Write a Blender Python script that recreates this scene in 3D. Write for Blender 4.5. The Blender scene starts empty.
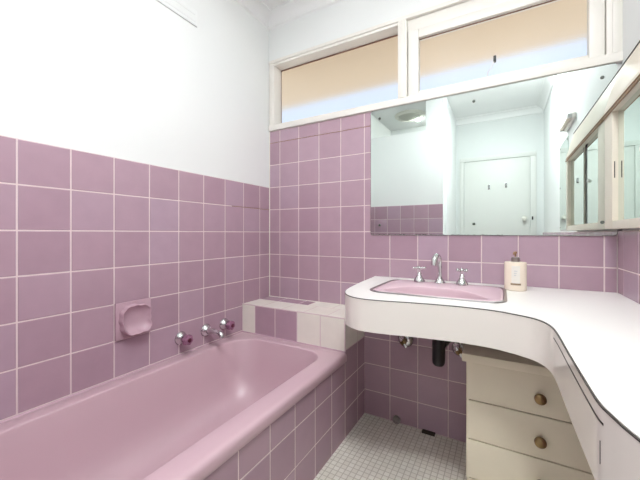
import bpy, bmesh, math, random
from mathutils import Vector, Matrix
random.seed(7)
sc = bpy.context.scene
COL = sc.collection
PI = math.pi
V = Vector

# ------------------------------------------------------------------ materials
def mat(name, col, rough=0.5, metal=0.0, spec=0.5, trans=0.0, ior=1.45, coat=0.0, bump=0.0, bscale=40, mottle=0.0, mscale=6):
    m = bpy.data.materials.new(name); m.use_nodes = True
    nt = m.node_tree; b = nt.nodes['Principled BSDF']
    b.inputs['Base Color'].default_value = (*col, 1)
    b.inputs['Roughness'].default_value = rough
    b.inputs['Metallic'].default_value = metal
    b.inputs['Specular IOR Level'].default_value = spec
    b.inputs['Transmission Weight'].default_value = trans
    b.inputs['IOR'].default_value = ior
    b.inputs['Coat Weight'].default_value = coat
    tc = nt.nodes.new('ShaderNodeTexCoord')
    n = nt.nodes.new('ShaderNodeTexNoise'); n.inputs['Scale'].default_value = mscale
    n.inputs['Detail'].default_value = 4
    nt.links.new(tc.outputs['Object'], n.inputs['Vector'])
    mix = nt.nodes.new('ShaderNodeMix'); mix.data_type = 'RGBA'; mix.blend_type = 'MIX'
    k = 1 - mottle
    mix.inputs['A'].default_value = (*col, 1)
    mix.inputs['B'].default_value = (col[0]*k, col[1]*k, col[2]*k, 1)
    nt.links.new(n.outputs['Fac'], mix.inputs['Factor'])
    nt.links.new(mix.outputs['Result'], b.inputs['Base Color'])
    if bump:
        n2 = nt.nodes.new('ShaderNodeTexNoise'); n2.inputs['Scale'].default_value = bscale
        nt.links.new(tc.outputs['Object'], n2.inputs['Vector'])
        bp = nt.nodes.new('ShaderNodeBump'); bp.inputs['Strength'].default_value = bump
        bp.inputs['Distance'].default_value = 0.004
        nt.links.new(n2.outputs['Fac'], bp.inputs['Height'])
        nt.links.new(bp.outputs['Normal'], b.inputs['Normal'])
    return m

def tile_mat(name, c0, c1, c2, rough=0.2):
    """glazed tiles: every tile (mesh island) takes its own tone, with a soft cloudy glaze"""
    m = mat(name, c1, rough, mottle=0.0)
    nt = m.node_tree; b = nt.nodes['Principled BSDF']
    g = nt.nodes.new('ShaderNodeNewGeometry')
    r = nt.nodes.new('ShaderNodeValToRGB')
    r.color_ramp.elements[0].color = (*c0, 1); r.color_ramp.elements[1].color = (*c2, 1)
    e = r.color_ramp.elements.new(0.5); e.color = (*c1, 1)
    nt.links.new(g.outputs['Random Per Island'], r.inputs['Fac'])
    tc = nt.nodes.new('ShaderNodeTexCoord')
    n = nt.nodes.new('ShaderNodeTexNoise'); n.inputs['Scale'].default_value = 14; n.inputs['Detail'].default_value = 5
    nt.links.new(tc.outputs['Object'], n.inputs['Vector'])
    mr = nt.nodes.new('ShaderNodeMapRange'); mr.inputs['To Min'].default_value = 0.93; mr.inputs['To Max'].default_value = 1.07
    nt.links.new(n.outputs['Fac'], mr.inputs['Value'])
    mx = nt.nodes.new('ShaderNodeMix'); mx.data_type = 'RGBA'; mx.blend_type = 'MULTIPLY'; mx.inputs['Factor'].default_value = 1
    nt.links.new(r.outputs['Color'], mx.inputs['A']); nt.links.new(mr.outputs['Result'], mx.inputs['B'])
    nt.links.new(mx.outputs['Result'], b.inputs['Base Color'])
    n3 = nt.nodes.new('ShaderNodeTexNoise'); n3.inputs['Scale'].default_value = 9
    nt.links.new(tc.outputs['Object'], n3.inputs['Vector'])
    bp = nt.nodes.new('ShaderNodeBump'); bp.inputs['Strength'].default_value = 0.12; bp.inputs['Distance'].default_value = 0.01
    nt.links.new(n3.outputs['Fac'], bp.inputs['Height']); nt.links.new(bp.outputs['Normal'], b.inputs['Normal'])
    return m

def mosaic_mat():
    m = mat('cream_mosaic', (0.62, 0.57, 0.49), 0.45)
    nt = m.node_tree; b = nt.nodes['Principled BSDF']
    tc = nt.nodes.new('ShaderNodeTexCoord')
    br = nt.nodes.new('ShaderNodeTexBrick'); br.offset = 0; br.squash = 1
    br.inputs['Scale'].default_value = 1
    br.inputs['Brick Width'].default_value = 0.026; br.inputs['Row Height'].default_value = 0.026
    br.inputs['Mortar Size'].default_value = 0.0019; br.inputs['Mortar Smooth'].default_value = 0.1
    br.inputs['Color1'].default_value = (0.92, 0.89, 0.81, 1); br.inputs['Color2'].default_value = (0.85, 0.81, 0.72, 1)
    br.inputs['Mortar'].default_value = (0.60, 0.55, 0.47, 1)
    nt.links.new(tc.outputs['Object'], br.inputs['Vector'])
    n = nt.nodes.new('ShaderNodeTexNoise'); n.inputs['Scale'].default_value = 5; n.inputs['Detail'].default_value = 5
    nt.links.new(tc.outputs['Object'], n.inputs['Vector'])
    mr = nt.nodes.new('ShaderNodeMapRange'); mr.inputs['To Min'].default_value = 0.78; mr.inputs['To Max'].default_value = 1.12
    nt.links.new(n.outputs['Fac'], mr.inputs['Value'])
    mx = nt.nodes.new('ShaderNodeMix'); mx.data_type = 'RGBA'; mx.blend_type = 'MULTIPLY'; mx.inputs['Factor'].default_value = 1
    nt.links.new(br.outputs['Color'], mx.inputs['A']); nt.links.new(mr.outputs['Result'], mx.inputs['B'])
    nt.links.new(mx.outputs['Result'], b.inputs['Base Color'])
    bp = nt.nodes.new('ShaderNodeBump'); bp.inputs['Strength'].default_value = 0.4; bp.inputs['Distance'].default_value = 0.002; bp.invert = True
    nt.links.new(br.outputs['Fac'], bp.inputs['Height']); nt.links.new(bp.outputs['Normal'], b.inputs['Normal'])
    return m

def emit_mat(name, col, s):
    m = bpy.data.materials.new(name); m.use_nodes = True
    b = m.node_tree.nodes['Principled BSDF']
    b.inputs['Base Color'].default_value = (0.9, 0.9, 0.88, 1)
    b.inputs['Emission Color'].default_value = (*col, 1); b.inputs['Emission Strength'].default_value = s
    return m

M = dict(
    rear=mat('pale_green_white_paint', (0.76, 0.785, 0.775), 0.6, mottle=0.03, mscale=3),
    plaster=mat('white_plaster', (0.855, 0.872, 0.862), 0.7, bump=0.08, bscale=25, mottle=0.03, mscale=3),
    ceil=mat('ceiling_paint', (0.88, 0.885, 0.88), 0.8, mottle=0.05, mscale=4),
    trim=mat('cream_gloss_paint', (0.86, 0.83, 0.775), 0.35, mottle=0.05, mscale=10),
    trimw=mat('white_gloss_paint', (0.85, 0.84, 0.81), 0.35, mottle=0.03, mscale=10),
    tile=tile_mat('mauve_tile', (0.420, 0.278, 0.342), (0.458, 0.308, 0.372), (0.470, 0.336, 0.415)),
    tilew=tile_mat('ivory_tile', (0.83, 0.78, 0.70), (0.86, 0.82, 0.74), (0.88, 0.85, 0.78), 0.3),
    grout=mat('pale_grout', (0.80, 0.66, 0.67), 0.8, mottle=0.15, mscale=20),
    groutd=mat('rusty_crack', (0.30, 0.15, 0.10), 0.8, mottle=0.3, mscale=30),
    bath=mat('pink_enamel', (0.615, 0.428, 0.482), 0.32, spec=0.8, mottle=0.02, mscale=4),
    basin=mat('pink_basin_enamel', (0.72, 0.53, 0.59), 0.14, mottle=0.02),
    dish=mat('pink_ceramic', (0.55, 0.37, 0.435), 0.18, mottle=0.05, mscale=20),
    chrome=mat('chrome', (0.66, 0.66, 0.665), 0.10, 1.0, mottle=0.05),
    steel=mat('brushed_steel_rim', (0.42, 0.39, 0.38), 0.28, 1.0, mottle=0.2, mscale=30),
    acryl=mat('lilac_acrylic', (0.48, 0.22, 0.36), 0.08, 0.0, 0.7, trans=0.35, ior=1.49),
    dred=mat('dark_red_button', (0.10, 0.01, 0.03), 0.3),
    lam=mat('white_laminate', (0.92, 0.90, 0.87), 0.30, mottle=0.03, mscale=3),
    lamf=mat('gloss_laminate_apron', (0.90, 0.86, 0.80), 0.10, mottle=0.03, mscale=4),
    dark=mat('dark_edge', (0.045, 0.035, 0.03), 0.5, mottle=0.3, mscale=40),
    black=mat('black_plastic', (0.012, 0.011, 0.011), 0.35),
    wood=mat('cream_painted_wood', (0.95, 0.88, 0.69), 0.38, bump=0.05, bscale=18, mottle=0.10, mscale=7),
    cab=mat('ivory_painted_wood', (0.86, 0.78, 0.66), 0.4, mottle=0.10, mscale=9),
    bead=mat('brown_timber_bead', (0.36, 0.20, 0.10), 0.45, mottle=0.3, mscale=25),
    brass=mat('aged_brass', (0.36, 0.25, 0.12), 0.32, 1.0, mottle=0.35, mscale=30),
    mirror=mat('mirror_glass', (0.79, 0.86, 0.835), 0.0, 1.0),
    mirror2=mat('old_mirror_glass', (0.72, 0.80, 0.755), 0.02, 1.0),
    medge=mat('mirror_edge', (0.10, 0.12, 0.10), 0.3),
    glass=mat('obscure_glass', (0.98, 0.99, 1.0), 0.27, trans=1.0, ior=1.22, bump=0.12, bscale=160),
    soffit=mat('beige_soffit', (0.80, 0.68, 0.53), 0.8, mottle=0.08, mscale=2),
    bottle=mat('cream_bottle', (0.90, 0.79, 0.66), 0.25, mottle=0.05),
    label=mat('pale_label', (0.84, 0.80, 0.74), 0.5, mottle=0.05, mscale=30),
    ink=mat('brown_ink', (0.30, 0.21, 0.13), 0.5),
    inkg=mat('grey_ink', (0.62, 0.62, 0.62), 0.5),
    pump=mat('grey_metal_collar', (0.33, 0.29, 0.28), 0.3, 0.8),
    fan=mat('fan_plastic', (0.74, 0.73, 0.66), 0.4),
    fang=mat('fan_grille_grey', (0.55, 0.55, 0.48), 0.5),
    door=mat('door_paint', (0.70, 0.71, 0.68), 0.4, mottle=0.03),
    floor=mosaic_mat(),
    lamp=emit_mat('lamp_diffuser', (0.965, 0.99, 1.0), 29.0),
    fill_lamp=emit_mat('fill_lamp_diffuser', (0.965, 0.99, 1.0), 90.0),
    bulb=emit_mat('fan_lamp_glow', (1.0, 1.0, 0.97), 300.0),
    ground=mat('bounce_paving', (0.72, 0.62, 0.50), 0.9, mottle=0.2, mscale=3),
    outer=mat('outside_render', (0.7, 0.66, 0.6), 0.9),
    stain=mat('grime', (0.07, 0.05, 0.04), 0.8, mottle=0.4, mscale=60),
)

# ------------------------------------------------------------------ helpers
def link(o, parent=None):
    COL.objects.link(o)
    if parent is not None:
        o.parent = parent
    return o
def wloc(o):
    p = V((0, 0, 0))
    while o is not None:
        p += o.location; o = o.parent
    return p
def obj(name, bm, m, parent=None, origin=None, smooth=35, label=None, kind=None):
    """bm in world coordinates -> one linked mesh object (origin at `origin` if top level)"""
    base = wloc(parent) if parent is not None else V((0, 0, 0))
    loc = V(origin) - base if origin is not None else V((0, 0, 0))
    bmesh.ops.translate(bm, vec=-(base + loc), verts=bm.verts)
    me = bpy.data.meshes.new(name)
    bmesh.ops.recalc_face_normals(bm, faces=bm.faces)
    bm.to_mesh(me); bm.free()
    mats = m if isinstance(m, (list, tuple)) else [m]
    for x in mats: me.materials.append(M[x] if isinstance(x, str) else x)
    if smooth:
        for p in me.polygons: p.use_smooth = True
        me.set_sharp_from_angle(angle=math.radians(smooth))
    o = bpy.data.objects.new(name, me); o.location = loc
    if label: o['label'] = label
    if kind: o['kind'] = kind
    return link(o, parent)
def tag(o, label, cat, group=None):
    o['label'] = label; o['category'] = cat
    if group: o['group'] = group
    return o
def thing(name, loc, label, cat, group=None):
    o = bpy.data.objects.new(name, None); o.location = loc
    o.empty_display_size = 0.05
    link(o); return tag(o, label, cat, group)
def struct(name, bm, m, parent=None, **k):
    return obj(name, bm, m, parent, kind='structure', **k)
def B(): return bmesh.new()
def box(bm, x0, x1, y0, y1, z0, z1, bev=0.0, seg=2):
    r = bmesh.ops.create_cube(bm, size=1)
    vs = r['verts']
    bmesh.ops.scale(bm, vec=(x1-x0, y1-y0, z1-z0), verts=vs)
    bmesh.ops.translate(bm, vec=((x0+x1)/2, (y0+y1)/2, (z0+z1)/2), verts=vs)
    if bev:
        es = list({e for v in vs for e in v.link_edges})
        bmesh.ops.bevel(bm, geom=es, offset=bev, segments=seg, affect='EDGES', profile=0.6)
    return bm
def frame_axes(axis):
    a = V(axis).normalized()
    u = a.orthogonal().normalized() if abs(a.z) < 0.99 else V((1, 0, 0))
    w = a.cross(u).normalized()
    return a, u, w
def lathe(bm, prof, org, axis=(0, 0, 1), n=32, lobes=0, amp=0.0):
    a, u, w = frame_axes(axis); org = V(org)
    rings = []
    for r, h in prof:
        ring = []
        for i in range(n):
            t = 2*PI*i/n
            rr = max(r, 1e-5)*(1 + (amp*math.cos(lobes*t) if lobes else 0))
            ring.append(bm.verts.new(org + a*h + (u*math.cos(t) + w*math.sin(t))*rr))
        rings.append(ring)
    for A, Bq in zip(rings, rings[1:]):
        for i in range(n):
            bm.faces.new((A[i], A[(i+1) % n], Bq[(i+1) % n], Bq[i]))
    bm.faces.new(rings[0][::-1]); bm.faces.new(rings[-1])
    return bm
def tube(bm, pts, r, n=16):
    pts = [V(p) for p in pts]
    rs = r if isinstance(r, (list, tuple)) else [r]*len(pts)
    t0 = (pts[1]-pts[0]).normalized(); u = t0.orthogonal().normalized()
    rings = []
    for i, p in enumerate(pts):
        t = (pts[min(i+1, len(pts)-1)] - pts[max(i-1, 0)]).normalized()
        u = (u - t*u.dot(t)).normalized(); w = t.cross(u)
        rings.append([bm.verts.new(p + (u*math.cos(2*PI*k/n) + w*math.sin(2*PI*k/n))*rs[i]) for k in range(n)])
    for A, Bq in zip(rings, rings[1:]):
        for k in range(n):
            bm.faces.new((A[k], A[(k+1) % n], Bq[(k+1) % n], Bq[k]))
    bm.faces.new(rings[0][::-1]); bm.faces.new(rings[-1])
    return bm
def ball(bm, c, r, seg=16):
    res = bmesh.ops.create_uvsphere(bm, u_segments=seg, v_segments=seg//2+2, radius=r)
    bmesh.ops.translate(bm, vec=c, verts=res['verts']); return bm
def loft(bm, rings, cap0=True, cap1=True, closed=True):
    R = [[bm.verts.new(p) for p in ring] for ring in rings]
    n = len(R[0])
    for A, Bq in zip(R, R[1:]):
        for i in range(n if closed else n-1):
            bm.faces.new((A[i], A[(i+1) % n], Bq[(i+1) % n], Bq[i]))
    if cap0: bm.faces.new(R[0][::-1])
    if cap1: bm.faces.new(R[-1])
    return R
def prism(bm, poly, z0, z1):
    return loft(bm, [[V((x, y, z0)) for x, y in poly], [V((x, y, z1)) for x, y in poly]])
def extr(bm, prof, d0, d1, fn):
    """profile [(a,b)] swept from d0 to d1; fn(a,b,d)->point"""
    loft(bm, [[V(fn(a, b, d0)) for a, b in prof], [V(fn(a, b, d1)) for a, b in prof]])
    return bm
def rrect(x0, x1, y0, y1, rads, n=8):
    """rounded rectangle, counter-clockwise; rads for corners (x0y0, x1y0, x1y1, x0y1)"""
    out = []
    for (cx, cy, a0), r in zip(((x0, y0, PI), (x1, y0, 1.5*PI), (x1, y1, 0), (x0, y1, .5*PI)), rads):
        ox = cx + r if cx == x0 else cx - r
        oy = cy + r if cy == y0 else cy - r
        for i in range(n+1):
            a = a0 + .5*PI*i/n
            out.append((ox + r*math.cos(a), oy + r*math.sin(a)))
    return out
def lines(first, lo, hi, pitch=0.155):
    """grout line positions between lo and hi, one of them at `first`"""
    k0 = math.ceil((lo-first)/pitch + 1e-6)
    out = [lo]; p = first + k0*pitch
    while p < hi - 0.012:
        if p > lo + 0.012: out.append(p)
        p += pitch
    out.append(hi); return out
def tiling(parent, O, U, Vv, N, us, vs, m='tile', gap=0.0032, skip=None, name='tiling'):
    """glazed tiles as bevelled islands in one mesh; the tile face lies in the plane through O"""
    O, U, Vv, N = V(O), V(U), V(Vv), V(N)
    bm = B(); h = gap/2
    for i in range(len(us)-1):
        for j in range(len(vs)-1):
            if skip and skip(i, j): continue
            a0, a1, b0, b1 = us[i]+h, us[i+1]-h, vs[j]+h, vs[j+1]-h
            e = min(0.0028, (a1-a0)/3, (b1-b0)/3)
            tl = random.uniform(-.0003, .0003)
            def ring(k, d): return [bm.verts.new(O + U*a + Vv*b + N*d) for a, b in ((a0+k, b0+k), (a1-k, b0+k), (a1-k, b1-k), (a0+k, b1-k))]
            r0, r1, r2 = ring(0, -.006), ring(0, -.0016), ring(e, tl)
            for A, C in ((r0, r1), (r1, r2)):
                for q in range(4): bm.faces.new((A[q], A[(q+1) % 4], C[(q+1) % 4], C[q]))
            bm.faces.new(r2)
    t = obj(name, bm, m, parent, smooth=25)
    g = B()
    a0, a1, b0, b1 = us[0], us[-1], vs[0], vs[-1]
    loft(g, [[O + U*a + Vv*b + N*d for a, b in ((a0, b0), (a1, b0), (a1, b1), (a0, b1))] for d in (-.0058, -.0011)])
    obj('grout', g, 'grout', t, smooth=0)
    return t

# ------------------------------------------------------------------ key dimensions
W = 1.836           # right tile plane
WP = 1.850          # right plaster plane
ROW = 1.0723        # a horizontal grout line
YR = -2.84          # rear wall
HB = 1.774          # underside of window sill
rows = lambda lo, hi: lines(ROW, lo, hi)

# ------------------------------------------------------------------ room shell
struct('floor', box(B(), -.1, 1.95, -2.95, .1, -.1, 0), 'floor', smooth=0)
struct('ceiling', box(B(), -.1, 1.95, -2.95, .12, 2.565, 2.66), 'ceil', smooth=0)
wl = struct('wall_left', box(B(), -.12, -.006, -2.95, 0.006, 0, 2.565), 'plaster', smooth=0)
tl_ = tiling(wl, (0, 0, 0), (0, -1, 0), (0, 0, 1), (1, 0, 0), lines(.1036, 0, 1.895), rows(0, 1.382))
obj('crack', box(B(), -.0012, .0002, -.36, -.004, 1.2255, 1.2288), 'groutd', tl_, smooth=0, label='rusty brown crack in the top grout line')
# back wall: tiled lower part, plaster lintel above the window
bm = B(); box(bm, -.12, 1.95, .006, .09, 0, HB); box(bm, -.12, 1.95, .0, .09, 2.264, 2.565)
box(bm, -.12, .0, .006, .09, HB, 2.264); box(bm, 1.853, 1.95, 0, .09, HB, 2.264)
wb = struct('wall_back', bm, 'plaster', smooth=0)
tb_ = tiling(wb, (0, 0, 0), (1, 0, 0), (0, 0, 1), (0, -1, 0), lines(.0889, 0, W), rows(0, HB))
obj('crack', box(B(), .003, .752, -.0002, .0012, 1.690, 1.6935), 'groutd', tb_, smooth=0, label='rusty brown crack under the sill')
wr = struct('wall_right', box(B(), WP, 1.97, -2.95, .0, 0, 2.565), 'plaster', smooth=0)
tiling(wr, (W, 0, 0), (0, -1, 0), (0, 0, 1), (-1, 0, 0), lines(.0765, 0, 2.83), rows(0, ROW))
obj('tile_bed', box(B(), W+.0055, WP+.01, -2.83, -.001, 0, ROW), 'grout', wr, smooth=0)
wn = struct('wall_near', box(B(), 0, .862, -2.0, -1.906, 0, 2.21), 'plaster', smooth=0)
obj('pier', box(B(), .682, .862, -2.0, -1.9065, 2.21, 2.565), 'plaster', wn, smooth=0)
obj('corner_caulk', extr(B(), [(0, 0), (.004, 0), (0, .004)], .626, HB-.002, lambda a, b, d: (a, -b, d)), 'tilew', wb, label='pale sealant in the tiled corner')
tiling(wn, (0, -1.9, 0), (1, 0, 0), (0, 0, 1), (0, 1, 0), lines(.0889, 0, .862), rows(0, 1.382))
struct('wall_shower', box(B(), .80, .885, YR, -2.0, 0, 2.565), 'plaster', smooth=0)
struct('wall_rear', box(B(), -.1, 1.95, -2.95, YR, 0, 2.565), 'rear', smooth=0)
# cove cornices
def cove(n, fn, d0, d1):
    pr = [(0, 0), (0, -.075)]
    for i in range(9):
        a = .5*PI*i/8
        pr.append((.012 + .063*(1-math.cos(a)), -.068 + .060*math.sin(a)))
    pr += [(.075, 0)]
    struct('trim_%d' % n, extr(B(), pr, d0, d1, fn), 'ceil', smooth=30)
ZC = 2.565
cove(1, lambda a, b, d: (-.006 + a, d, ZC + b), -1.9, 0)
cove(2, lambda a, b, d: (d, -a, ZC + b), -.006, WP)
cove(3, lambda a, b, d: (WP - a, d, ZC + b), YR, 0)
cove(4, lambda a, b, d: (d, YR + a, ZC + b), .885, WP)

# ------------------------------------------------------------------ window (frame, fixed pane, hinged sash)
bm = B()
box(bm, 0, 1.853, -.014, .09, HB+.001, 1.814, .004)                 # sill
box(bm, 0, .042, -.006, .09, 1.814, 2.264, .003)                    # left jamb
box(bm, .0, 1.853, -.010, .09, 2.243, 2.264, .003)                  # head casing
box(bm, .042, .912, -.004, .09, 2.226, 2.243, .003)                  # head over fixed light
box(bm, .962, 1.80, .010, .09, 2.180, 2.243, .003)
box(bm, .912, .962, -.012, .09, 1.814, 2.243, .004)                 # mullion
box(bm, .925, .949, -.018, -.010, 1.814, 2.243, .002)
box(bm, 1.80, 1.853, -.008, .09, 1.814, 2.243, .003)                # right jamb
box(bm, 1.818, 1.836, -.014, -.006, 1.814, 2.264, .002)
w1 = struct('window_1', bm, 'trim')
obj('pane', box(B(), .0425, .9115, .080, .084, 1.8145, 2.2255), 'glass', w1, smooth=0, label='obscured glass of the fixed light')
bm = B(); box(bm, .0425, .9115, .076, .0795, 2.219, 2.2258)
box(bm, .0425, .0445, .076, .0795, 1.815, 2.219)
obj('putty', bm, 'groutd', w1, smooth=0, label='brown putty line')
bm = B()
box(bm, .966, 1.022, .004, .05, 1.816, 2.178, .004); box(bm, 1.744, 1.797, .004, .05, 1.816, 2.178, .004)
box(bm, 1.022, 1.744, .004, .05, 1.816, 1.836, .003); box(bm, 1.022, 1.744, .004, .05, 2.130, 2.178, .004)
sash = obj('sash', bm, 'trim', w1)
obj('pane', box(B(), 1.0225, 1.7435, .028, .032, 1.8365, 2.1295), 'glass', sash, smooth=0, label='obscured glass of the hinged sash')
obj('putty', box(B(), 1.022, 1.744, .0255, .028, 2.126, 2.130), 'groutd', sash, smooth=0, label='brown putty line')
LZ0, LZ1 = 1.905, 1.935
lt = obj('latch', box(B(), 1.380, 1.392, .010, .0275, LZ0, LZ1, .003), 'black', sash, label='small black latch')
obj('latch_chain', tube(B(), [(1.384, .014, LZ0+.003), (1.372, .012, LZ0-.025), (1.357, .010, LZ0-.045), (1.354, .008, 1.838)], .0022, 8), 'trimw', sash, label='thin pale chain below the latch')
# outside: eave with a beige soffit
ev = struct('roof_eave', box(B(), -1.5, 3.2, .0905, .66, 2.25, 2.33), 'soffit', smooth=0)
obj('gutter', box(B(), -1.5, 3.2, .66, .712, 2.25, 2.34), 'soffit', ev, smooth=0)

struct('bounce_ground', box(B(), -6, 8, .13, 9, -.42, -.35), 'ground', smooth=0)  # unseen ground, added to bounce sunlight up onto the soffit
# ------------------------------------------------------------------ tiled ledge at the tap end of the bath
ZL = 0.622; YL = -.272; XS = .713
led = thing('tiled_ledge', (.36, -.136, 0), 'low tiled ledge with ivory and mauve tiles between the bath and the window wall', 'ledge')
obj('core', box(B(), .002, XS-.006, YL+.006, -.002, .0, ZL-.006), 'grout', led, smooth=0)
fu = [0, .104, .257, .412, .563, XS]
def strip_tiles(us, m, name, O, U, Vv, N, vs, lab=None):
    t = tiling(led, O, U, Vv, N, us, vs, m, name=name)
    if lab: t['label'] = lab
fz = [.447, ZL]
fo, fd = (0, YL, 0), ((1, 0, 0), (0, 0, 1), (0, -1, 0))
strip_tiles(fu[0:2], 'tilew', 'front_tile', fo, *fd, fz, 'ivory half tile beside the left wall')
strip_tiles(fu[1:4], 'tile', 'front_tile', fo, *fd, fz, 'pair of mauve tiles')
strip_tiles(fu[3:6], 'tilew', 'front_tile', fo, *fd, fz, 'pair of ivory tiles')
# top: ivory with a strip of mauve at the back left
to, td = (0, 0, ZL), ((1, 0, 0), (0, 1, 0), (0, 0, 1))
strip_tiles([0, .15, .30, .45, .60, XS], 'tilew', 'top_tile', to, *td, [YL, -.105])
strip_tiles([.38, .55, XS], 'tilew', 'top_tile', to, *td, [-.105, -.001])
strip_tiles([.003, .155, .31, .38], 'tile', 'top_inset', to, *td, [-.105, -.001], 'mauve tile strip set in the top')
# side: ivory above, mauve below
so, sd = (XS, 0, 0), ((0, -1, 0), (0, 0, 1), (1, 0, 0))
su = [.002, .112, -YL]
strip_tiles(su, 'tilew', 'side_tile', so, *sd, [.455, ZL], 'ivory tiles on the side')
strip_tiles(su, 'tile', 'side_tile', so, *sd, [.001, .142, .297, .455], 'mauve tiles on the side')

bm = B(); box(bm, .0005, XS-.002, -.006, -.0003, ZL-.001, ZL+.004, .001)
obj('caulk', bm, 'tilew', led, label='pale sealant line along the wall')
# ------------------------------------------------------------------ bathtub
bt = thing('bathtub', (.36, -1.08, 0), 'pink enamel bathtub with a tiled front panel against the left wall', 'bathtub')
X0, X1, Y0, Y1 = .002, .724, -1.896, YL-.001
ZB = .445
N8 = 10
ix0, ix1, iy0, iy1 = .066, .634, -1.80, -.335
def ring(x0, x1, y0, y1, rads, z): return [V((x, y, z)) for x, y in rrect(x0, x1, y0, y1, rads, N8)]
rg = []
rg.append(ring(X0, X1-.004, Y0, Y1, (.004,)*4, .400))
rg.append(ring(X0, X1, Y0, Y1, (.004,)*4, .408))
rg.append(ring(X0, X1, Y0, Y1, (.005,)*4, .430))
rg.append(ring(X0, X1-.003, Y0, Y1, (.005,)*4, .439))
rg.append(ring(X0, X1-.011, Y0, Y1, (.005,)*4, .4445))
rg.append(ring(X0+.002, X1-.024, Y0+.002, Y1-.002, (.005,)*4, .446))
for ins, z in ((-.005, .4460), (-.001, .4454), (.0015, .4435), (.003, .4395), (.006, .425), (.011, .405), (.022, .36), (.032, .30), (.047, .24), (.068, .19), (.100, .152), (.140, .131), (.190, .122)):
    rr = max(.04, .135 - .02*max(ins, 0)/.1)
    rg.append(ring(ix0+ins*.9, ix1-ins*.75, iy0+ins*2.0, iy1-ins*1.1, (rr, rr*.85, rr*.85, rr*1.1), z))
rg.append([V((.36 + (p.x-.36)*.35, -1.05 + (p.y+1.05)*.8, .118)) for p in rg[-1]])
bm = B(); loft(bm, rg, cap0=False, cap1=True)
obj('tub', bm, 'bath', bt, smooth=60)
bm = B(); lathe(bm, [(.024, 0), (.026, .002), (.022, .004), (.006, .002)], (.36, -.60, .1185))
obj('drain', bm, 'chrome', bt)
bm = B(); extr(bm, [(0, 0), (.007, 0), (.002, .003), (0, .006)], -1.893, YL-.003, lambda a, b, d: (.0006+a, d, .4455+b))
extr(bm, [(0, 0), (.007, 0), (.002, .003), (0, .006)], .0006, XS, lambda a, b, d: (d, YL-.0006-a, .4455+b))
obj('sealant', bm, 'dish', bt, label='pale pink sealant bead along the wall and ledge')
tp = tiling(bt, (XS, 0, 0), (0, -1, 0), (0, 0, 1), (1, 0, 0), lines(.112, -YL+.001, 1.895), [.001, .142, .297, .402], name='front_panel')
obj('panel_board', box(B(), XS-.03, XS-.0055, -1.895, YL-.001, .001, .402), 'grout', bt, smooth=0)

# ------------------------------------------------------------------ bath taps and spout on the left wall
def bath_tap(y, lab):
    t = thing('bath_tap', (0, y, .531), lab, 'tap', 'bath taps on the left wall')
    ax = (1, 0, 0); o = (-.0004, y, .531)
    obj('flange', lathe(B(), [(.033, 0), (.0345, .003), (.032, .009), (.025, .017), (.019, .023), (.017, .030)], o, ax), 'chrome', t)
    obj('stem', lathe(B(), [(.011, .028), (.011, .050)], o, ax, 20), 'chrome', t)
    h = obj('handle', lathe(B(), [(.012, .036), (.021, .039), (.025, .045), (.0255, .060), (.023, .067), (.014, .070)], o, ax, 48, 6, .10), 'acryl', t, label='lilac clear acrylic knob')
    obj('button', lathe(B(), [(.011, .069), (.011, .0725), (.007, .0735)], o, ax, 20), 'dred', h, label='dark red centre button')
    return t
bath_tap(-.715, 'chrome bath tap with lilac knob nearest the soap dish')
bath_tap(-.424, 'chrome bath tap with lilac knob beside the tiled ledge')
sp = thing('bath_spout', (0, -.556, .530), 'chrome bath spout on the left wall between the two lilac-knobbed taps', 'spout')
o = (-.0004, -.556, .530)
obj('flange', lathe(B(), [(.0335, 0), (.035, .003), (.032, .010), (.025, .018), (.018, .024)], o, (1, 0, 0)), 'chrome', sp)
pts = [(.010, 0), (.04, .001), (.075, .002), (.100, .001), (.115, -.005), (.122, -.015), (.124, -.026)]
obj('nozzle', tube(B(), [(x, -.556, .530+z) for x, z in pts], [.017, .0155, .0145, .014, .0142, .0145, .0135], 20), 'chrome', sp, smooth=50)

# ------------------------------------------------------------------ soap dish on the left wall
sd_ = thing('soap_dish', (0, -.955, .69), 'pink scalloped ceramic soap dish set among the left wall tiles above the bath', 'soap dish')
obj('backplate', box(B(), -.0004, .012, -1.0335, -.8790, .609, .7665, .004), 'dish', sd_)
bm = B(); nn = 72; cy, cz = -.955, .688
rings_ = []
def rimr(t):
    s = math.sin(t); c = math.cos(t)
    e = (abs(c)**3.6 + abs(s)**3.6)**(-1/3.6)
    sc_ = .0016*math.cos(12*t) + .0014*math.sin(5*t+1)
    return .0625*e + sc_
def lift(t):   # rim stands out further towards the bottom
    s = -math.sin(t)
    return .024 + .018*max(0, s)**1.3 + .003*abs(math.cos(t)) + .0010*math.cos(12*t)
for kr, kh in ((1.05, 0), (1.03, .55), (1.0, .94), (.98, 1.0), (.955, .97), (.92, .80), (.86, .60), (.76, .36), (.62, .19), (.45, .08), (.25, .02), (.08, 0)):
    r_ = []
    for i in range(nn):
        t = 2*PI*i/nn
        R = rimr(t)*kr if kr > .8 else (rimr(t)*.35 + .066*.65)*kr
        hr = lift(t)
        h = .011 + hr*kh if kr > .93 else .0125 + (hr-.0015)*kh
        r_.append(V((h, cy - R*math.cos(t), cz + R*.97*math.sin(t))))
    rings_.append(r_)
loft(bm, rings_, cap0=False)
obj('bowl', bm, 'dish', sd_, smooth=60)

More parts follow.
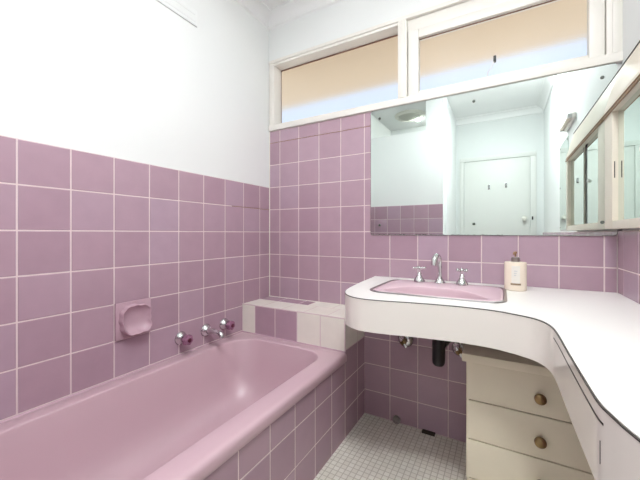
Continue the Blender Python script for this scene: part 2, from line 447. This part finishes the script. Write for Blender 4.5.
# ------------------------------------------------------------------ vanity top
def arc(cx, cy, r, a0, a1, n=14): return [(cx + r*math.cos(math.radians(a0 + (a1-a0)*i/n)), cy + r*math.sin(math.radians(a0 + (a1-a0)*i/n))) for i in range(n+1)]
def smoothpath(ps, it=2):
    for _ in range(it):
        q = [ps[0]]
        for a, b in zip(ps, ps[1:]):
            q += [(a[0]*.75+b[0]*.25, a[1]*.75+b[1]*.25), (a[0]*.25+b[0]*.75, a[1]*.25+b[1]*.75)]
        q.append(ps[-1]); ps = q
    return ps
def catmull(ps, n=5):
    out = []
    P = [ps[0]] + ps + [ps[-1]]
    for i in range(1, len(P)-2):
        p0, p1, p2, p3 = [V(p) for p in P[i-1:i+3]]
        m1 = (p2-p0); m2 = (p3-p1); L = (p2-p1).length
        m1 = m1.normalized()*L if m1.length else m1; m2 = m2.normalized()*L if m2.length else m2
        for k in range(n):
            t = k/n
            q = p1*(2*t**3-3*t*t+1) + m1*(t**3-2*t*t+t) + p2*(3*t*t-2*t**3) + m2*(t**3-t*t)
            out.append((q.x, q.y))
    out.append(tuple(ps[-1])); return out
edge = catmull([(.778, -.003), (.785, -.09), (.793, -.241), (.806, -.377), (.818, -.47), (.834, -.528), (.862, -.579), (.905, -.617), (.954, -.633), (1.024, -.630),
    (1.162, -.604), (1.292, -.590), (1.383, -.594), (1.439, -.612), (1.487, -.638), (1.513, -.664), (1.530, -.705), (1.537, -.76), (1.539, -.953), (1.541, -1.11), (1.543, -1.165),
    (1.549, -1.195), (1.557, -1.227), (1.570, -1.262), (1.605, -1.32), (1.67, -1.38), (1.75, -1.41), (W-.0005, -1.42)])
poly = edge + [(W-.0005, -.003)]
ZT = .815
vt = thing('vanity_top', (1.2, -.3, .69), 'long white laminate vanity top curving from the back wall along the right wall', 'countertop')
def normals(path):
    out = []
    for i in range(len(path)):
        a = path[max(i-1, 0)]; b = path[min(i+1, len(path)-1)]
        d = V((b[0]-a[0], b[1]-a[1])).normalized(); out.append((-d.y, d.x))   # left of travel = inward
    return out
nrm = normals(edge)
def band(off0, off1, z0, z1, sl=slice(None), bm=None):
    bm = bm or B()
    P = list(zip(edge, nrm))[sl]
    rings = []
    for (x, y), (nx, ny) in P:
        rings.append([V((x+nx*o_, y+ny*o_, z)) for o_, z in ((off0, z0), (off1, z0), (off1, z1), (off0, z1))])
    loft(bm, rings); return bm
# worktop with a hole for the basin
bx0, bx1, by0, by1 = .908, 1.434, -.497, -.088
def oct_(x0, x1, y0, y1, c, n=5):
    """rectangle with the front corners rounded and the back corners cut"""
    return rrect(x0, x1, y0, y1, (c*1.0, c*1.0, c*.8, c*.8), n)
hole = oct_(bx0+.012, bx1-.012, by0+.012, by1-.012, .075)
bm = B()
def fill_ring(bm, outer, inner, z):
    ov = [bm.verts.new((x, y, z)) for x, y in outer]; iv = [bm.verts.new((x, y, z)) for x, y in inner]
    es = []
    for L in (ov, iv):
        for i in range(len(L)): es.append(bm.edges.new((L[i], L[(i+1) % len(L)])))
    bmesh.ops.triangle_fill(bm, use_beauty=True, use_dissolve=False, edges=es)
    return ov, iv
o1, i1 = fill_ring(bm, poly, hole, ZT); o0, i0 = fill_ring(bm, poly, hole, ZT-.022)
for A, C in ((o1, o0), (i1, i0)):
    for i in range(len(A)): bm.faces.new((A[i], A[(i+1) % len(A)], C[(i+1) % len(A)], C[i]))
obj('worktop', bm, 'lam', vt, smooth=25)
obj('apron', band(-.0025, .016, .690, ZT-.004), 'lamf', vt, smooth=40, label='glossy white laminate apron')
obj('edge_strip', band(-.0030, .0004, ZT-.0040, ZT-.0018), 'dark', vt, smooth=0, label='dark joint line along the top edge')
i_a = min(range(len(edge)), key=lambda i: abs(edge[i][0]-1.534) + abs(edge[i][1]+.745))
i_b = min(range(len(edge)), key=lambda i: abs(edge[i][0]-1.542) + abs(edge[i][1]+1.175))
obj('seam', box(B(), 1.5401, 1.5412, -1.1690, -1.1684, .728, .762), 'dark', vt, smooth=0, label='short upright dark seam in the apron')
obj('groove', band(-.0032, -.002, .7888, .7918, slice(i_a, i_b+1)), 'dark', vt, smooth=0, label='dark groove in the apron')

# ------------------------------------------------------------------ wash basin
bs = thing('wash_basin', (1.166, -.32, .69), 'pink wash basin with a metal rim sunk into the white vanity top', 'basin')
def oring(d, z, c=.075, ext=(0, 0, 0, 0)): return [V((x, y, z)) for x, y in oct_(bx0+d+ext[0], bx1-d-ext[1], by0+d+ext[2], by1-d-ext[3], c)]
bm = B()
loft(bm, [oring(.0, ZT+.0004), oring(.001, ZT+.003), oring(.006, ZT+.0045), oring(.0115, ZT+.004), oring(.0125, ZT+.0015), oring(.0125, ZT-.012)], cap0=False, cap1=False)
obj('metal_rim', bm, 'steel', bs, smooth=50, label='grey metal rim')
def polar(poly, c, n=96):
    """resample a polygon by angle about c"""
    out = []
    for k in range(n):
        t = 2*PI*k/n; d = V((math.cos(t), math.sin(t))); best = None
        for i in range(len(poly)):
            p = V(poly[i][:2]) - V(c); q = V(poly[(i+1) % len(poly)][:2]) - V(c); e_ = q-p
            den = d.x*e_.y - d.y*e_.x
            if abs(den) < 1e-12: continue
            r_ = (p.x*e_.y - p.y*e_.x)/den; u_ = (p.x*d.y - p.y*d.x)/den
            if r_ > 0 and -1e-6 <= u_ <= 1+1e-6 and (best is None or r_ < best): best = r_
        out.append(V(c) + d*(best or .1))
    return out
bc = (1.165, -.385)
bowl_out = smoothpath([(1.165, -.272), (1.235, -.272), (1.275, -.290), (1.365, -.405), (1.372, -.445), (1.33, -.464), (1.165, -.468), (1.0, -.464), (.962, -.445), (.968, -.405), (1.045, -.290), (1.09, -.272), (1.165, -.272)], 3)[:-1]
bw = polar(bowl_out, bc)
def shr(k, z): return [V((bc[0]+(p.x-bc[0])*k, bc[1]+(p.y-bc[1])*k, z)) for p in bw]
def rim_(d, z): return [V((p.x, p.y, z)) for p in polar([(v.x, v.y) for v in oring(d, 0)], bc)]
bm = B()
loft(bm, [rim_(.013, ZT+.001), rim_(.017, ZT+.0036), rim_(.028, ZT+.0045), shr(1.02, ZT+.0044), shr(1.004, ZT+.0034), shr(.994, ZT+.0005), shr(.985, ZT-.010), shr(.95, ZT-.055), shr(.87, ZT-.092), shr(.68, ZT-.110), shr(.4, ZT-.119), shr(.15, ZT-.121)], cap0=False, cap1=True)
obj('bowl', bm, 'basin', bs, smooth=60)
obj('drain', lathe(B(), [(.022, 0), (.024, .002), (.018, .004), (.004, .002)], (1.165, -.385, ZT-.1205)), 'chrome', bs)

# ------------------------------------------------------------------ basin taps
def basin_tap(x, y, lab, rot):
    z = ZT+.0045
    t = thing('basin_tap', (x, y, z), lab, 'tap', 'cross-head taps on the basin')
    obj('base', lathe(B(), [(.0275, 0), (.028, .004), (.025, .012), (.021, .020), (.014, .028), (.012, .035), (.0135, .038), (.011, .042), (.009, .046)], (x, y, z)), 'chrome', t)
    bm = B(); lathe(bm, [(.007, .044), (.0075, .058), (.011, .062), (.012, .068), (.009, .075), (.003, .079)], (x, y, z))
    for k in range(4):
        a = rot + k*PI/2
        d = V((math.cos(a), math.sin(a), .12)); c = V((x, y, z+.067))
        tube(bm, [c + d*.006, c + d*.018, c + d*.024], [.0062, .0052, .0058], 10); ball(bm, c + d*.027, .0072, 12)
    obj('cross_handle', bm, 'chrome', t, smooth=50)
basin_tap(1.058, -.140, 'chrome cross-head tap left of the basin spout', .5)
basin_tap(1.254, -.140, 'chrome cross-head tap right of the basin spout', .9)
z = ZT+.0045; gx, gy = 1.154, -.135
gs = thing('basin_spout', (gx, gy, z), 'chrome gooseneck spout standing between the two cross-head basin taps', 'spout')
obj('base', lathe(B(), [(.0265, 0), (.027, .004), (.023, .009), (.018, .018), (.013, .026), (.0115, .034)], (gx, gy, z)), 'chrome', gs)
pts = [V((gx, gy, z+.02)), V((gx, gy, z+.06)), V((gx, gy, z+.102))]
dv = V((-.30, -.954, 0))
for i in range(1, 11):
    a = PI*i/10*.93
    pts.append(V((gx, gy, z+.102)) + dv*(.027*(1-math.cos(a))) + V((0, 0, .034*math.sin(a))))
pts.append(pts[-1] + V((0, 0, -.020)) + dv*.003)
obj('gooseneck', tube(B(), pts, [.0115, .0105, .010] + [.0105]*5 + [.0115, .0125, .0135, .0145, .015, .0155], 20), 'chrome', gs, smooth=50)

# ------------------------------------------------------------------ soap dispenser
px_, py_ = 1.468, -.135
bo = thing('soap_dispenser', (px_, py_, ZT), 'cream soap dispenser bottle with grey pump collar standing right of the basin', 'soap dispenser')
bm = B()
rd = [(.040, 0), (.0425, .003), (.0425, .1185), (.0405, .1222), (.034, .1232), (.016, .1235)]
lathe(bm, rd, (px_, py_, ZT+.0003), (0, 0, 1), 40)
obj('body', bm, 'bottle', bo)
vd = V((1.417-px_, -1.772-py_)).normalized()
a0 = math.atan2(vd.y, vd.x)
def patch(da0, da1, z0, z1, r):
    bm = B(); n = 12
    loft(bm, [[V((px_ + q*math.cos(a0+da0+(da1-da0)*i/n), py_ + q*math.sin(a0+da0+(da1-da0)*i/n), ZT+zz)) for q, zz in ((r, z0), (r+.0006, z0), (r+.0006, z1), (r, z1))] for i in range(n+1)])
    return bm
lb = obj('paper_label', patch(-.34, .40, .034, .108, .0426), 'label', bo, label='pale front label')
obj('print_bar', patch(-.42, .48, .026, .034, .0433), 'ink', lb, label='brown printed bar')
bm = B()
for k in range(3): loft(bm, [[V((px_ + q*math.cos(a0+aa), py_ + q*math.sin(a0+aa), ZT+zz)) for q, zz in ((.0432, .066+.009*k), (.0437, .066+.009*k), (.0437, .070+.009*k), (.0432, .070+.009*k))] for aa in (-.12, 0, .06+.05*k)])
obj('print_marks', bm, 'inkg', lb)
obj('collar', lathe(B(), [(.016, .1235), (.0165, .126), (.0165, .141), (.014, .144), (.006, .145)], (px_, py_, ZT)), 'pump', bo, label='grey collar')
bm = B(); lathe(bm, [(.0035, .144), (.0035, .158), (.006, .159), (.0065, .166), (.004, .168)], (px_, py_, ZT), n=20)
tube(bm, [(px_, py_, ZT+.163), (px_-.006, py_-.02, ZT+.163), (px_-.008, py_-.032, ZT+.158)], [.004, .0035, .003], 10)
obj('pump_head', bm, 'bead', bo, label='thin brown pump head')

# ------------------------------------------------------------------ big mirror over the basin
mr_ = thing('wall_mirror', (1.294, -.0002, 1.41), 'wide frameless mirror on the tiled back wall above the basin', 'mirror')
bm = B(); loft(bm, [[V((x, -d, zz)) for x, zz in rrect(.752+e_, 1.8345-e_, 1.053+e_, 1.772-e_, (.012,)*4, 4)] for d, e_ in ((.0004, 0), (.0055, 0), (.0062, .0008))])
obj('glass', bm, 'mirror', mr_, smooth=0)
bm = B(); loft(bm, [[V((x, -d, zz)) for x, zz in rrect(.752-e_, 1.8345+e_*0, 1.053-e_, 1.772+e_*.6, (.012,)*4, 4)] for d, e_ in ((.0003, .0018), (.0048, .0018))])
obj('edge', bm, 'medge', mr_, smooth=0, label='dark edge of the glass')
for sx in (.806, 1.295, 1.786):
    for sz in (1.722, 1.109):
        obj('screw', lathe(B(), [(.0065, 0), (.007, .002), (.005, .0045), (.001, .005)], (sx, -.0062, sz), (0, -1, 0), 16), 'medge', mr_, label='dark screw head')
bm = B(); tv = []
for k in range(91):
    x = .80 + .62*k/90
    h_ = .0006 + (random.random()**3)*(.0050 if .92 < x < 1.08 else .0022)
    tv.append([V((x, -.00615, 1.0538)), V((x, -.00645, 1.0538)), V((x, -.00645, 1.0538+h_)), V((x, -.00615, 1.0538+h_))])
loft(bm, tv)
obj('tarnish', bm, 'dark', mr_, label='dark tarnish spots along the lower edge')

# ------------------------------------------------------------------ mirror cabinet on the right wall
XC = 1.793; YE = -.93
mc = thing('mirror_cabinet', (1.82, -.46, 1.08), 'ivory shallow cabinet with mirrored sliding doors and sloping top on the right wall', 'mirror cabinet')
bm = B()
box(bm, XC+.012, WP-.0005, YE, -.0065, 1.0815, 1.095)                            # bottom board
box(bm, XC+.03, WP-.0005, YE, -.0065, 1.095, 1.56)                               # back board
obj('carcass', bm, 'cab', mc, smooth=0)
bm = B()
box(bm, XC, WP-.002, -.113, -.0065, 1.08, 1.562, .002)                           # far stile
box(bm, XC, WP-.002, YE, YE+.045, 1.08, 1.562, .002)
box(bm, XC, XC+.018, YE+.045, -.113, 1.08, 1.112, .002)                          # bottom rail
box(bm, XC, XC+.018, YE+.045, -.113, 1.540, 1.562, .001)
obj('frame', bm, 'cab', mc)
pr = [(XC-.001, 1.562), (XC-.001, 1.574), (W-.004, 1.724), (WP-.0006, 1.724), (WP-.0006, 1.562)]
fa = obj('fascia', extr(B(), pr, YE, -.0065, lambda a, b, d: (a, d, b)), 'cab', mc, smooth=0, label='sloping ivory fascia')
obj('top_gap_shade', box(B(), W-.006, WP-.001, YE, -.0065, 1.7242, 1.7285), 'dark', mc, smooth=0, label='dark strip painted as shade in the gap along the top of the fascia')  # solid dark strip painting the shadow line above the fascia
bm = B(); box(bm, XC-.006, XC-.0002, YE, -.0065, 1.541, 1.548, .001); box(bm, XC-.004, XC-.0002, YE, -.0065, 1.556, 1.560, .001)
obj('timber_bead', bm, 'bead', mc, label='brown timber bead over the doors')
obj('catch', box(B(), XC+.006, XC+.009, -.1138, -.1125, 1.28, 1.345), 'dark', mc)
obj('gap', box(B(), XC+.026, XC+.030, -.515, -.405, 1.095, 1.562), 'black', mc, smooth=0, label='dark gap between the doors')
for y0_, y1_ in ((-.415, -.114), (YE+.045, -.505)):
    d = obj('door', box(B(), XC+.0205, XC+.0255, y0_, y1_, 1.097, 1.560), 'cab', mc, smooth=0)
    obj('glass', box(B(), XC+.018, XC+.0205, y0_+.001, y1_-.001, 1.098, 1.559), 'mirror2', d, smooth=0, label='greenish mirror glass')
    if y0_ > -.45: obj('knob', lathe(B(), [(.007, 0), (.0095, .003), (.0095, .008), (.004, .010)], (XC+.018, -.372, 1.334), (-1, 0, 0), 20), 'trimw', d, label='small white knob')

# second mirror and strip light further along the right wall (seen in the big mirror)
sm = thing('wall_mirror', (WP, -1.40, 1.09), 'narrow wall mirror on the right wall past the mirror cabinet', 'mirror')
bm = B(); box(bm, WP-.0065, WP-.0004, -1.60, -1.22, 1.09, 1.79, .001)
obj('glass', bm, 'mirror2', sm, smooth=0)
for sy in (-1.58, -1.24):
    for sz in (1.11, 1.44, 1.77):
        obj('screw', lathe(B(), [(.007, 0), (.007, .002), (.003, .004)], (WP-.0066, sy, sz), (-1, 0, 0), 12), 'steel', sm)
sl = thing('strip_light', (WP, -1.13, 1.86), 'unlit cream strip light on the right wall above the narrow mirror', 'wall light')
obj('housing', box(B(), WP-.022, WP-.0005, -1.30, -.95, 1.838, 1.878, .004), 'trim', sl)
obj('tube', tube(B(), [(WP-.034, -1.285, 1.858), (WP-.034, -.965, 1.858)], .011, 16), 'bottle', sl, label='beige tube cover')
for sy in (-1.292, -.958): obj('end_cap', box(B(), WP-.048, WP-.0222, sy-.008, sy+.008, 1.843, 1.873, .003), 'inkg', sl, label='grey end cap')

# ------------------------------------------------------------------ drawer unit under the vanity top
YD = -.42; dx0, dx1 = 1.297, 1.765
du = thing('drawer_unit', (1.53, -.24, 0), 'cream painted three-drawer unit with round brass knobs under the vanity top', 'drawer unit')
bm = B(); box(bm, dx0, dx1, YD+.012, -.012, .001, .572, .003); box(bm, dx0+.004, dx1-.004, YD+.002, YD+.02, .001, .12, .002)
box(bm, dx0, dx0+.010, YD+.001, YD+.02, .12, .572, .001); box(bm, dx1-.010, dx1, YD+.001, YD+.02, .12, .572, .001)
obj('carcass', bm, 'wood', du)
obj('top', box(B(), dx0-.014, dx1+.014, YD-.018, -.010, .572, .603, .004), 'wood', du)
for k, (a, b) in enumerate(((.4255, .569), (.2755, .4215), (.1265, .2715))):
    d = obj('drawer', box(B(), dx0+.003, dx1-.003, YD-.002, YD+.0115, a, b, .003), 'wood', du)
    zc = (a+b)/2 - .006
    obj('knob', lathe(B(), [(.009, 0), (.008, .008), (.016, .013), (.0185, .019), (.0175, .026), (.010, .031), (.002, .032)], (1.532, YD-.002, zc), (0, -1, 0), 28), 'brass', d, label='round aged brass knob')
bm = B(); box(bm, dx0+.002, dx1-.002, YD+.008, YD+.0125, .4218, .4252); box(bm, dx0+.002, dx1-.002, YD+.008, YD+.0125, .2718, .2752)
obj('shadow_gap', bm, 'dark', du, smooth=0)

# ------------------------------------------------------------------ plumbing under the basin
tr = thing('waste_trap', (1.166, -.30, .48), 'black plastic waste trap hanging under the basin', 'waste trap')
bm = B(); lathe(bm, [(.010, 0), (.020, .004), (.026, .014), (.027, .03), (.027, .15), (.022, .155), (.022, .20)], (1.176, -.30, .482), n=28)
obj('trap_body', bm, 'black', tr)
obj('trap_outlet', tube(B(), [(1.188, -.29, .575), (1.20, -.20, .575), (1.20, -.0065, .575)], .019, 20), 'black', tr)
def stop_valve(x, z, lab):
    t = thing('stop_valve', (x, 0, z), lab, 'valve', 'stop valves under the basin')
    obj('flange', lathe(B(), [(.040, -.0004), (.042, .004), (.036, .014), (.020, .022)], (x, 0, z), (0, -1, 0), 28), 'chrome', t)
    obj('spindle', lathe(B(), [(.012, .016), (.012, .045), (.016, .047), (.016, .062), (.010, .066)], (x, 0, z), (0, -1, 0), 20), 'brass', t)
    bm = B(); box(bm, x-.030, x+.030, -.066, -.056, z-.007, z+.007, .003)
    bmesh.ops.rotate(bm, cent=(x, -.06, z), matrix=Matrix.Rotation(.9, 3, 'Y'), verts=bm.verts)
    obj('lever', bm, 'chrome', t)
    obj('riser', tube(B(), [(x+.0, -.03, z+.012), (x+.01, -.035, z+.10), (x+.05, -.08, z+.24)], .006, 10), 'chrome', t)
stop_valve(.955, .476, 'chrome stop valve on the back wall left of the black trap')
stop_valve(1.232, .476, 'chrome stop valve on the back wall beside the drawer unit')
pr_ = thing('floor_pipe', (.905, -.02, 0), 'small capped pipe end at the floor against the back wall', 'pipe')
bm = B(); lathe(bm, [(.020, 0.001), (.021, .004), (.021, .018), (.014, .019), (.013, .012), (.002, .011)], (.905, -.0005, .021), (0, -1, 0), 20)
obj('pipe_ring', bm, 'steel', pr_)
fd_ = obj('floor_drain', box(B(), 1.045, 1.112, -.030, -.002, .0005, .010, .003), 'stain'); tag(fd_, 'dark grimy drain slot in the floor against the back wall', 'drain')

# ------------------------------------------------------------------ wall vent high on the left wall
vn = thing('wall_vent', (-.006, -.80, 2.20), 'white painted slatted vent high on the left wall', 'vent')
obj('vent_frame', box(B(), -.006, .003, -1.00, -.612, 2.165, 2.248, .003), 'plaster', vn)
for k in range(2):
    bm = B(); box(bm, .002, .0045, -.985, -.628, 2.183+.036*k, 2.205+.036*k, .002)
    obj('slat', bm, 'plaster', vn)

# ------------------------------------------------------------------ ceiling fan-vent behind the near wall and lamp
xf, yf = .40, -2.33
ef = thing('exhaust_fan', (xf, yf, 2.565), 'round cream exhaust fan on the ceiling over the shower recess', 'exhaust fan')
obj('ring', lathe(B(), [(.185, 0), (.187, -.012), (.175, -.026), (.150, -.030), (.140, -.014)], (xf, yf, 2.5648), n=48), 'fan', ef)
g = obj('grille', lathe(B(), [(.138, -.006), (.136, -.026), (.10, -.036), (.03, -.040)], (xf, yf, 2.5648), n=48), 'fang', ef, label='grey fan grille')
obj('lamp_bulb', lathe(B(), [(.028, -.030), (.028, -.040), (.02, -.048), (.002, -.051)], (xf+.07, yf-.12, 2.5648), n=24), 'bulb', ef, label='small lit bulb at the edge of the grille')
cl = thing('ceiling_light', (1.0, -1.12, 2.565), 'round white ceiling light over the bathroom floor', 'ceiling light')
obj('ceiling_plate', lathe(B(), [(.185, 0), (.188, -.02), (.175, -.028)], (1.0, -1.12, 2.5648), n=48), 'trimw', cl)
obj('diffuser', lathe(B(), [(.170, -.0285), (.168, -.045), (.150, -.068), (.11, -.085), (.05, -.094), (.002, -.095)], (1.0, -1.12, 2.5648), n=40), 'lamp', cl, label='glowing diffuser of the added fill lamp')

fill_light = thing('ceiling_light', (1.52, -1.60, 2.565), 'added fill lamp shaped as a round white ceiling light by the right wall', 'ceiling light')  # added fill lamp, kept out of the frame and the mirror's view
obj('ceiling_plate', lathe(B(), [(.175, 0), (.178, -.015), (.168, -.020)], (1.52, -1.60, 2.5648), n=48), 'trimw', fill_light)
obj('diffuser', lathe(B(), [(.165, -.0205), (.163, -.03), (.145, -.045), (.11, -.054), (.05, -.059), (.002, -.060)], (1.52, -1.60, 2.5648), n=40), 'fill_lamp', fill_light, label='glowing diffuser of the added fill lamp')
# ------------------------------------------------------------------ door in the rear wall (seen in the mirror)
bm = B()
box(bm, .932, .982, YR+.0005, YR+.022, .001, 1.992, .004); box(bm, 1.712, 1.775, YR+.0005, YR+.022, .001, 1.992, .004)
box(bm, .932, 1.775, YR+.0005, YR+.022, 1.992, 2.045, .004)
d1 = struct('door_1', bm, 'door')
leaf = obj('door_leaf', box(B(), .985, 1.709, YR+.001, YR+.012, .006, 1.988, .002), 'door', d1)
obj('door_knob', lathe(B(), [(.024, 0), (.024, .004), (.010, .010), (.010, .03), (.026, .040), (.028, .052), (.018, .062), (.002, .064)], (1.65, YR+.012, 1.245), (0, 1, 0), 28), 'fan', leaf)
obj('latch_plate', box(B(), 1.728, 1.742, YR+.022, YR+.03, 1.225, 1.265, .002), 'black', d1)
for hx, hz in ((1.273, 1.648), (1.461, 1.660)):
    bm = B(); box(bm, hx-.012, hx+.012, YR+.012, YR+.016, hz-.03, hz+.03, .002)
    tube(bm, [(hx, YR+.016, hz-.01), (hx, YR+.045, hz-.022), (hx, YR+.055, hz-.004)], .006, 10)
    obj('coat_hook', bm, 'chrome', leaf)

# ------------------------------------------------------------------ sky, camera, view
w = bpy.data.worlds.new('world'); sc.world = w; w.use_nodes = True
bg = w.node_tree.nodes['Background']
bg.inputs['Color'].default_value = (0.74, 0.85, 1.0, 1); bg.inputs['Strength'].default_value = 1.12

su_ = bpy.data.lights.new('sun', 'SUN'); su_.energy = 6.5; su_.angle = .01; su_.color = (1, .95, .87)
so_ = bpy.data.objects.new('sun', su_); COL.objects.link(so_); so_.rotation_euler = (math.radians(32), 0, math.radians(10))
cam = bpy.data.cameras.new('camera'); co = bpy.data.objects.new('camera', cam); COL.objects.link(co)
co.location = (1.417, -1.772, 1.06256); co.rotation_euler = (PI/2, 0, .518)
cam.sensor_width = 36; cam.lens = 36*319.306/640
cam.shift_y = -6.71/640; cam.clip_start = .02
sc.camera = co
vs = sc.view_settings
sc.display_settings.display_device = 'sRGB'
vs.view_transform = 'Standard'; vs.look = 'None'; vs.gamma = 1; vs.exposure = -0.05; vs.use_curve_mapping = False
